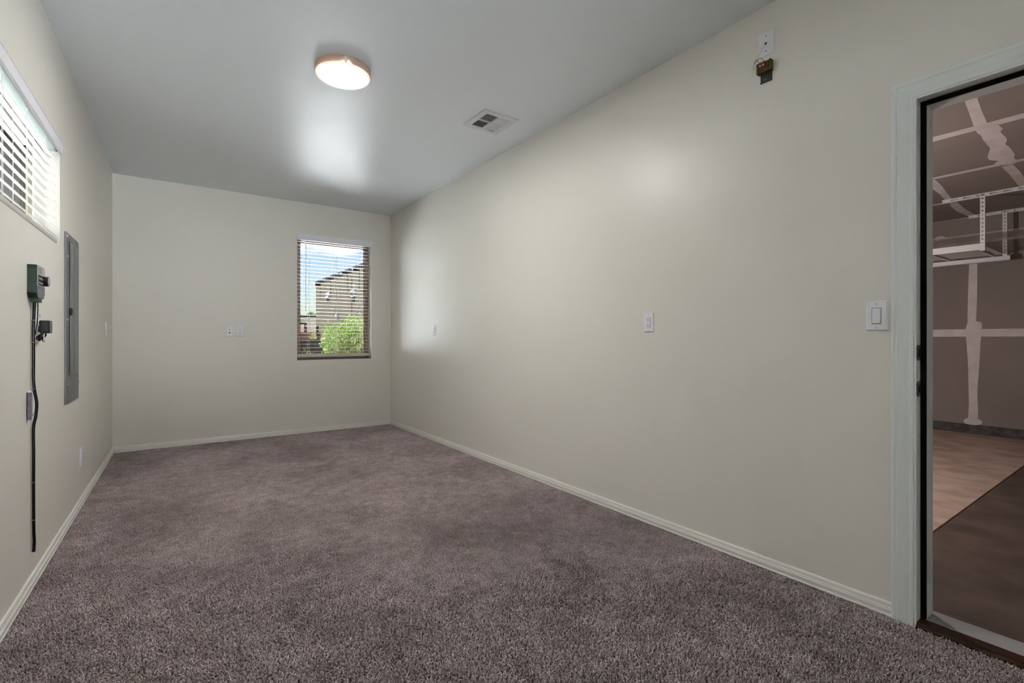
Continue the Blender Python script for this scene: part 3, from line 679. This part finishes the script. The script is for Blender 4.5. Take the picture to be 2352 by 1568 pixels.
for nm, (a0, a1, c0, c1) in {'wall_garage_side': (2.45, GX + 0.15, GY1, GY1 + 0.12), 'wall_garage_door_side': (2.45, GX + 0.15, GY0 - 0.12, GY0)}.items():
    struct(nm, bx(a0, a1, c0, c1, -0.3, GZ1 + 0.2), M['drywall'])
# joint compound: patches traced on the sheet they lie on
def rounded(p):
    if len(p) <= 8: return p
    out = []                                                   # knife-spread edges: cut every corner twice
    for _ in range(2):
        out = []
        for i in range(len(p)):
            a, c = p[i], p[(i + 1) % len(p)]
            out += [(a[0] * 0.75 + c[0] * 0.25, a[1] * 0.75 + c[1] * 0.25), (a[0] * 0.25 + c[0] * 0.75, a[1] * 0.25 + c[1] * 0.75)]
        p = out
    return out
MT = [0.0006]
def mud_t():
    MT[0] += 0.00008; return MT[0]
def mud_ceiling(pix, thick=None):
    thick = thick or mud_t()
    pts = [onZ(px, py, GZ1) for px, py in rounded(pix)]
    bm_ = prism(BM(), [(p.x, p.y) for p in pts], GZ1 - thick, GZ1, 'xy'); return obj('joint_tape', bm_, M['mud'], cg)
def mud_wall(pix, thick=None):
    thick = thick or mud_t()
    pts = [onX(px, py, GX) for px, py in rounded(pix)]
    bm_ = prism(BM(), [(p.y, p.z) for p in pts], GX - thick, GX, 'yz'); return obj('joint_tape', bm_, M['mud'], wg)
def strip_c(x0, x1):
    return obj('joint_tape', bx(x0, x1, GY0, GY1, GZ1 - 0.0005, GZ1), M['mud'], cg)
strip_c(5.03, 5.145); strip_c(6.29, 6.37); strip_c(7.55, 7.625); strip_c(8.71, GX)
obj('joint_tape', bx(GX - 0.0005, GX, GY0, GY1, 2.40, 2.535), M['mud'], wg)
obj('joint_tape', bx(GX - 0.0005, GX, GY0, GY1, 1.155, 1.255), M['mud'], wg)
mud_ceiling([(2205, 200), (2237, 195), (2247, 232), (2256, 256), (2268, 283), (2237, 291), (2227, 262), (2217, 236)])
mud_ceiling([(2238, 290), (2268, 284), (2292, 285), (2300, 292), (2304, 296), (2296, 302), (2310, 314), (2314, 322), (2308, 331), (2318, 336), (2326, 346), (2332, 356), (2327, 362), (2338, 369), (2330, 377), (2300, 380), (2280, 376), (2298, 369), (2268, 368), (2270, 352), (2276, 340), (2265, 330), (2255, 316), (2254, 311), (2243, 305)])
mud_ceiling([(2301, 383), (2327, 378), (2342, 392), (2352, 406), (2375, 440), (2362, 452), (2341, 428), (2320, 402)])
mud_ceiling([(2142, 412), (2148, 413), (2162, 425), (2175, 443), (2188, 459), (2176, 466), (2160, 447), (2142, 434)])
mud_ceiling([(2181, 467), (2199, 464), (2216, 479), (2240, 493), (2226, 497), (2200, 486), (2186, 476)])
mud_wall([(2226, 604), (2245, 604), (2244, 690), (2241, 752), (2222, 752), (2223, 690)])
mud_wall([(2217, 745), (2232, 738), (2254, 738), (2256, 748), (2251, 800), (2249, 850), (2244, 900), (2247, 940), (2245, 975), (2222, 972), (2226, 930), (2224, 880), (2224, 840), (2220, 790)])
mud_wall([(2213, 964), (2222, 959), (2246, 961), (2256, 967), (2254, 974), (2236, 977), (2216, 972)])
mud_wall([(2146, 548), (2155, 543), (2166, 542), (2176, 548), (2160, 553)])
# overhead storage rack
RX0, RX1 = 7.43, 8.66; e = thing('overhead_storage_rack', 'white steel overhead storage rack hanging from the garage ceiling', 'storage rack', (RX0, 1.386, GZ1), 0)
def rail(x, y0, y1):
    b_ = BM(); box(b_, x - 0.016, x + 0.019, y0, y1, -0.003, 0.0)
    y = y0
    box(b_, x - 0.019, x - 0.016, y0, y1, -0.013, 0.0); box(b_, x - 0.019, x - 0.016, y0, y1, -0.038, -0.025)
    while y < y1:
        box(b_, x - 0.019, x - 0.016, y, min(y + 0.040, y1), -0.025, -0.013); y += 0.110
    box(b_, x + 0.012, x + 0.014, y0, y1, -0.034, -0.003)
    return obj('ceiling_rail', b_, M['rack'], e)
rail(0.0, -1.6, 0.345); rail(RX1 - RX0 - 0.02, -1.6, 0.36)
def post(x, y, zlow):
    b_ = BM(); box(b_, x - 0.001, x + 0.022, y - 0.021, y - 0.018, zlow, -0.002)      # return flange
    box(b_, x - 0.003, x, y - 0.021, y - 0.007, zlow, -0.002); box(b_, x - 0.003, x, y + 0.007, y + 0.021, zlow, -0.002)
    n = 14; hh = (-0.002 - zlow) / n
    for i in range(n): box(b_, x - 0.003, x, y - 0.007, y + 0.007, zlow + i * hh, zlow + i * hh + hh * 0.68)
    p_ = obj('post', b_, M['rack'], e)
    obj('bolt', cyl(BM(), (x - 0.008, y, -0.010), 0.011, 0.014, 'x', 8), M['black'], p_)
post(0.0, 0.0, -0.640); post(RX1 - RX0 - 0.02, 0.02, -0.625)
obj('beam', bx(-0.004, 0.0, -0.018, 2.40, -0.628, -0.555, 0.001), M['rack'], e)
obj('beam', bx(RX1 - RX0 - 0.034, RX1 - RX0 - 0.030, -0.03, 2.40, -0.640, -0.575, 0.001), M['rack'], e)
obj('beam_lip', bx(0.0, 0.030, -0.01, 2.40, -0.558, -0.555), M['rack'], e)
obj('beam_flange', bx(RX1 - RX0 - 0.12, RX1 - RX0 - 0.034, -0.03, 2.40, -0.642, -0.638), M['rack'], e)
me = None
for i in range(22):
    x = 0.045 + i * 0.050
    if me is None:
        o = obj('deck_wire', cyl(BM(), (0, 1.21, 0), 0.0028, 2.38, 'y', 6), M['wire'], e); me = o.data; o.location = (x, 0, -0.560)
    else: inst('deck_wire', me, e, (x, 0, -0.560))
for yy in (0.12, 0.55, 0.98, 1.41, 1.84, 2.27): obj('cross_bar', bx(0.0, RX1 - RX0 - 0.04, yy - 0.012, yy + 0.012, -0.572, -0.563), M['rack'], e)
# unseen fill lamp, added to light the garage past the door jamb
e = thing('garage_fill_lamp', 'unseen globe fill lamp added under the garage ceiling', 'fill lamp', (4.4, 3.1, GZ1), 0)
obj('lamp_base', cyl(BM(), (0, 0, -0.02), 0.06, 0.04, 'z', 20), M['vent'], e); obj('lamp_cord', cyl(BM(), (0, 0, -0.62), 0.004, 1.20, 'z', 8), M['black'], e)
b = BM(); bmesh.ops.create_uvsphere(b, u_segments=20, v_segments=12, radius=0.06); bmesh.ops.translate(b, vec=(0, 0, -1.275), verts=b.verts[:])
M['bulb'] = mat('fill_bulb_glass', (0.9, 0.9, 0.85), 0.4, emit=(1.0, 0.93, 0.90), estr=GARAGE_STRENGTH)
obj('globe', b, M['bulb'], e, smooth=True)

# ------------------------------------------------------------------ outdoors
GZ = -0.2
b = BM(); box(b, -60, -0.75, -40, 120, GZ - 0.3, GZ); box(b, -0.75, 60, -40, YF - 0.15, GZ - 0.3, GZ)
struct('ground', b, M['gravel_bounce'])  # unseen sunlit yard, added pale to bounce daylight indoors
struct('ground_yard', bx(-0.75, 60, YB + 0.168, 120, GZ - 0.3, GZ), M['yard'])
# big tan building, long wall parallel to the room
BX = 12.6; yb_far = onX(725.5, 650, BX).y; ztop = onX(725.5, 650, BX).z
bd = thing('stucco_building', 'tall tan stucco building with roof spouts seen through the back window', 'building', (BX, 40, GZ), 0)
def bp(name, x0, x1, y0, y1, z0, z1, m, parent=None, bev=0.0):
    o = obj(name, bx(x0 - BX, x1 - BX, y0 - 40, y1 - 40, z0 - GZ, z1 - GZ, bev), M[m], parent or bd); return o
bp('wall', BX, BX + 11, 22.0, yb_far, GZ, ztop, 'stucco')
bp('parapet_cap', BX - 0.10, BX + 11.1, 21.9, yb_far + 0.1, ztop, ztop + 0.14, 'cap')
for (px, py) in ((736, 654), (760, 643), (798.5, 628.5), (825, 618.5)):
    p = onX(px, py, BX)
    c_ = bp('roof_spout', BX - 0.50, BX, p.y - 0.12, p.y + 0.12, p.z - 0.10, p.z + 0.10, 'canale')
    bp('spout_lip', BX - 0.56, BX - 0.50, p.y - 0.12, p.y + 0.12, p.z - 0.10, p.z + 0.06, 'sillw', c_).matrix_parent_inverse = Matrix.Identity(4)
for (px0, py0, px1, py1, two) in ((749.5, 673, 757, 682, 0), (810, 654, 815.5, 668, 0), (810, 669, 815.5, 681, 0)):
    A = onX(px0, py0, BX); B_ = onX(px1, py1, BX); y0_, y1_ = min(A.y, B_.y), max(A.y, B_.y); z0_, z1_ = min(A.z, B_.z), max(A.z, B_.z)
    wv = bp('window', BX - 0.05, BX + 0.02, y0_, y1_, z1_ - 0.12, z1_, 'wframe')
    bp('pane', BX - 0.012, BX + 0.02, y0_, y1_, z0_ + 0.1, z1_ - 0.12, 'glass_far', wv)
    bp('window_sill', BX - 0.16, BX + 0.02, y0_ - 0.03, y1_ + 0.03, z0_, z0_ + 0.1, 'sillw', wv)
p = onX(808, 640, BX); bp('wall_joint', BX - 0.03, BX, p.y - 0.10, p.y + 0.10, GZ + 0.5, ztop, 'pipe')
p = onX(777, 724, BX); bp('wall_light', BX - 0.22, BX, p.y - 0.12, p.y + 0.12, p.z - 0.12, p.z + 0.12, 'wframe')
# low cream house far off
p0 = at(640, 724, 72); p1 = at(728, 724, 72)
lh = thing('low_house', 'low cream house with flat patio roof far beyond the back window', 'house', (p0.x, p0.y, GZ), 0)
def lp(name, x0, x1, y0, y1, z0, z1, m): return obj(name, bx(x0 - p0.x, x1 - p0.x, y0 - p0.y, y1 - p0.y, z0 - GZ, z1 - GZ), M[m], lh)
lp('wall', p0.x - 4, p1.x + 1, p0.y, p0.y + 10, GZ, p0.z - 0.15, 'stucco_l')
lp('roof_edge', p0.x - 4.1, p1.x + 1.1, p0.y - 0.15, p0.y + 10.1, p0.z - 0.15, p0.z + 0.08, 'roofdark')
q0 = at(680, 741, 69); q1 = at(709, 741, 69)
lp('patio_roof', q0.x, q1.x, q0.y - 0.4, p0.y - 0.15, q0.z - 0.12, q0.z + 0.12, 'roofdark')
q2 = at(706, 741, 68.6); lp('patio_post', q2.x - 0.15, q2.x + 0.15, q0.y - 0.3, q0.y, GZ, q0.z - 0.12, 'pipe')
# grey house glimpsed through the left blind
gh0 = at(44, 700, 10.2)
gh = thing('grey_house', 'pale grey house wall glimpsed between the left blind slats', 'house', (gh0.x, gh0.y, GZ), 0)
obj('wall', bx(0, 3.3, 0, 6, 0, 6.6), M['stucco_g'], gh)
obj('corner_trim', bx(0.23, 0.33, -0.05, 0.0, 0, 6.6), M['olive'], gh)
obj('parapet_cap', bx(-0.06, 3.36, -0.06, 6.06, 6.6, 6.72), M['cap'], gh)
# red-brown fence wall and gate pillar
p0_ = at(640, 762, 40); p1_ = at(752, 762, 40)
fw = thing('fence_wall', 'red brown solid fence wall far behind the taupe block wall', 'wall', (p0_.x, p0_.y, GZ), 0)
obj('wall_panel', bx(0, p1_.x - p0_.x, -0.1, 0.1, 0, p0_.z - GZ - 0.08), M['redwall'], fw); obj('coping', bx(0, p1_.x - p0_.x, -0.13, 0.13, p0_.z - GZ - 0.08, p0_.z - GZ), M['redwall'], fw)
p = at(729, 749, 34); pl = thing('gate_pillar', 'narrow grey garden pillar with brown cap beside the yellow shrub', 'pillar', (p.x, p.y, GZ), 0)
obj('shaft', bx(-0.06, 0.06, -0.06, 0.06, 0, p.z - GZ - 0.25), M['roofdark'], pl); obj('cap', bx(-0.075, 0.075, -0.075, 0.075, p.z - GZ - 0.25, p.z - GZ, 0.02), M['canale'], pl)
# taupe block wall: every block its own piece
wy = at(690, 779, 16.2).y
bw = thing('block_wall', 'taupe concrete block garden wall behind the green bush', 'wall', (1.0, wy, GZ), 0)
obj('mortar', bx(0, 7.6, 0.012, 0.19, 0, 1.32), M['mortar'], bw)
me = None
for r in range(7):
    for k in range(19):
        xx = k * 0.4 + (0.2 if r % 2 else 0.0); zz = r * 0.19
        if xx + 0.4 > 7.65: continue
        if me is None:
            o = obj('block', bx(0.005, 0.395, 0.0, 0.2, 0.005, 0.185, 0.004), M['block'], bw); me = o.data; o.location = (xx, 0, zz)
        else: inst('block', me, bw, (xx, random.uniform(-0.004, 0.004), zz))
def foliage(bm_, c, rx, ry, rz_, n, lw, ll, shell=0.45):
    for _ in range(n):
        while True:
            v = Vector((random.uniform(-1, 1), random.uniform(-1, 1), random.uniform(-1, 1)))
            if shell < v.length < 1: break
        wob = 1 + 0.16 * math.sin(v.x * 7 + c[0] * 3) + 0.14 * math.sin(v.z * 9 + v.y * 5)
        P = Vector((c[0] + v.x * rx * wob, c[1] + v.y * ry * wob, c[2] + v.z * rz_ * wob))
        d = (v + Vector((random.uniform(-.7, .7), random.uniform(-.7, .7), random.uniform(-.2, 1.0)))).normalized()
        s = d.cross(Vector((random.uniform(-1, 1), random.uniform(-1, 1), random.uniform(-1, 1)))).normalized()
        L = ll * random.uniform(0.6, 1.3); W_ = lw * random.uniform(0.7, 1.2)
        q = [P, P + d * L * 0.45 + s * W_, P + d * L, P + d * L * 0.45 - s * W_]
        bm_.faces.new([bm_.verts.new(x) for x in q])
    return bm_
# bush in front of the block wall
bc = at(800, 779, 13.6)
bu = thing('green_bush', 'bright green leafy bush in front of the taupe block wall', 'bush', (bc.x, bc.y, GZ), 0)
b = BM()
foliage(b, (-0.05, 0, 1.25), 0.62, 0.55, 0.58, 5200, 0.010, 0.065)
foliage(b, (0.40, 0.05, 1.42), 0.50, 0.45, 0.50, 3000, 0.010, 0.065); foliage(b, (-0.30, -0.1, 1.30), 0.40, 0.4, 0.42, 2400, 0.010, 0.065); foliage(b, (0.05, 0, 1.72), 0.13, 0.2, 0.30, 420, 0.009, 0.06); foliage(b, (0.5, 0, 1.78), 0.14, 0.2, 0.26, 380, 0.009, 0.06)
obj('foliage', b, M['leaf'], bu)
b = BM(); foliage(b, (0.22, -0.30, 0.85), 0.55, 0.40, 0.46, 2600, 0.012, 0.06); obj('lower_foliage', b, M['leaf2'], bu)
b = BM()
for k in range(9):
    a = k * 0.7; tube(b, spline([(0.05 * math.cos(a), 0.05 * math.sin(a), 0), (0.2 * math.cos(a), 0.2 * math.sin(a), 0.6), (0.42 * math.cos(a), 0.4 * math.sin(a), 1.35)], 4), [0.02 - 0.0016 * i for i in range(9)], 5)
obj('stems', b, M['bark'], bu)
p = at(720, 776, 30); ys_ = thing('yellow_shrub', 'small yellow-green shrub beside the grey garden pillar', 'shrub', (p.x, p.y, GZ), 0)
b = BM(); foliage(b, (0, 0, 1.35), 0.14, 0.14, 0.40, 260, 0.02, 0.10, 0.1); obj('foliage', b, M['leaf2'], ys_)
obj('stem', tube(BM(), [(0, 0, 0), (0.01, 0, 1.2)], 0.02, 5), M['bark'], ys_)
for (px, wd) in ((701, 0.5), (770, 0.6)):
    p = at(px, 812, 15.4); lab = {701: 'low weed clump in front of the taupe block wall, left of the bush', 770: 'low weed clump in front of the taupe block wall, under the bush'}[px]
    w_e = thing('weed_clump', lab, 'weeds', (p.x, wy - 0.9, GZ), 0)
    b = BM(); foliage(b, (0, 0, 0.62), wd * 0.5, 0.2, 0.34, 220, 0.012, 0.12, 0.1); obj('foliage', b, M['leaf2'], w_e)
    obj('stem', tube(BM(), [(0, 0, 0), (0.01, 0, 0.5)], 0.012, 5), M['bark'], w_e)
for (px, sc_, lab) in ((716, 0.45, 'distant treetop showing above the cream house roof'),):
    p = at(px, 724, 92); t_ = thing('far_tree', lab, 'tree', (p.x, p.y, GZ), 0)
    b = BM(); foliage(b, (0, 0, p.z - GZ), 1.1 * sc_, 1.1, 0.8 * sc_, 300, 0.10, 0.45, 0.1); obj('foliage', b, M['leafd'], t_)
    obj('trunk', tube(BM(), [(0, 0, 0), (0.1, 0, p.z - GZ)], [0.2, 0.1], 6), M['bark'], t_)

# ------------------------------------------------------------------ carpet pile: one tuft tile, laid edge to edge
def tuft_tile():
    TS = 0.36; n = 62; verts = []; faces = []; rnd = random.Random(3)
    for i in range(n):
        for j in range(n):
            x = (i + 0.5 + rnd.uniform(-0.5, 0.5)) / n * TS - TS / 2; y = (j + 0.5 + rnd.uniform(-0.5, 0.5)) / n * TS - TS / 2
            r = rnd.uniform(0.0020, 0.0034); h_ = rnd.uniform(0.006, 0.0125); a0 = rnd.uniform(0, 6.28)
            lean = rnd.uniform(0.0, 0.008); la = rnd.uniform(0, 6.28); dx, dy = lean * math.cos(la), lean * math.sin(la)
            base = len(verts)
            for (t, rr) in ((0.0, 0.75), (0.62, 1.0), (1.0, 0.55)):
                for k in range(4):
                    a = a0 + k * PI / 2 + t * 0.8
                    verts.append((x + dx * t * t + r * rr * math.cos(a), y + dy * t * t + r * rr * math.sin(a), h_ * t))
            for g in (0, 4):
                for k in range(4):
                    q = (k + 1) % 4
                    faces.append((base + g + k, base + g + q, base + g + 4 + q, base + g + 4 + k))
            faces.append((base + 8, base + 9, base + 10, base + 11))
    me = bpy.data.meshes.new('carpet_tuft_tile'); me.from_pydata(verts, [], faces); me.update()
    for p in me.polygons: p.use_smooth = True
    me.materials.append(M['carpet'])
    return me, TS
tile_me, TS = tuft_tile()
pts = []
x = XR - 0.020 - TS / 2
while x > -0.62:
    y = YB - 0.014 - TS / 2
    while y > YF: pts.append((x, y, 0.0)); y -= TS
    x -= TS
pm = bpy.data.meshes.new('carpet_pile'); pm.from_pydata(pts, [], []); pm.materials.append(M['carpet'])
cp_ = bpy.data.objects.new('carpet_pile', pm); COL.objects.link(cp_)
tag(cp_, 'mauve brown cut pile carpet covering the floor', 'carpet', kind='stuff')
ng = bpy.data.node_groups.new('lay_pile', 'GeometryNodeTree')
ng.interface.new_socket('Geometry', in_out='INPUT', socket_type='NodeSocketGeometry'); ng.interface.new_socket('Geometry', in_out='OUTPUT', socket_type='NodeSocketGeometry')
gi = ng.nodes.new('NodeGroupInput'); go = ng.nodes.new('NodeGroupOutput')
tile_ob = bpy.data.objects.new('carpet_tuft_tile', tile_me)   # kept out of the scene, only instanced
oi = ng.nodes.new('GeometryNodeObjectInfo'); oi.inputs['Object'].default_value = tile_ob
ip = ng.nodes.new('GeometryNodeInstanceOnPoints')
rv_ = ng.nodes.new('FunctionNodeRandomValue'); rv_.data_type = 'INT'; rv_.inputs[4].default_value = 0; rv_.inputs[5].default_value = 3
mu = ng.nodes.new('ShaderNodeMath'); mu.operation = 'MULTIPLY'; mu.inputs[1].default_value = PI / 2
cx_ = ng.nodes.new('ShaderNodeCombineXYZ')
ng.links.new(rv_.outputs[2], mu.inputs[0]); ng.links.new(mu.outputs[0], cx_.inputs['Z']); ng.links.new(cx_.outputs[0], ip.inputs['Rotation'])
ng.links.new(gi.outputs[0], ip.inputs['Points']); ng.links.new(oi.outputs['Geometry'], ip.inputs['Instance']); ng.links.new(ip.outputs['Instances'], go.inputs[0])
md = cp_.modifiers.new('lay_pile', 'NODES'); md.node_group = ng
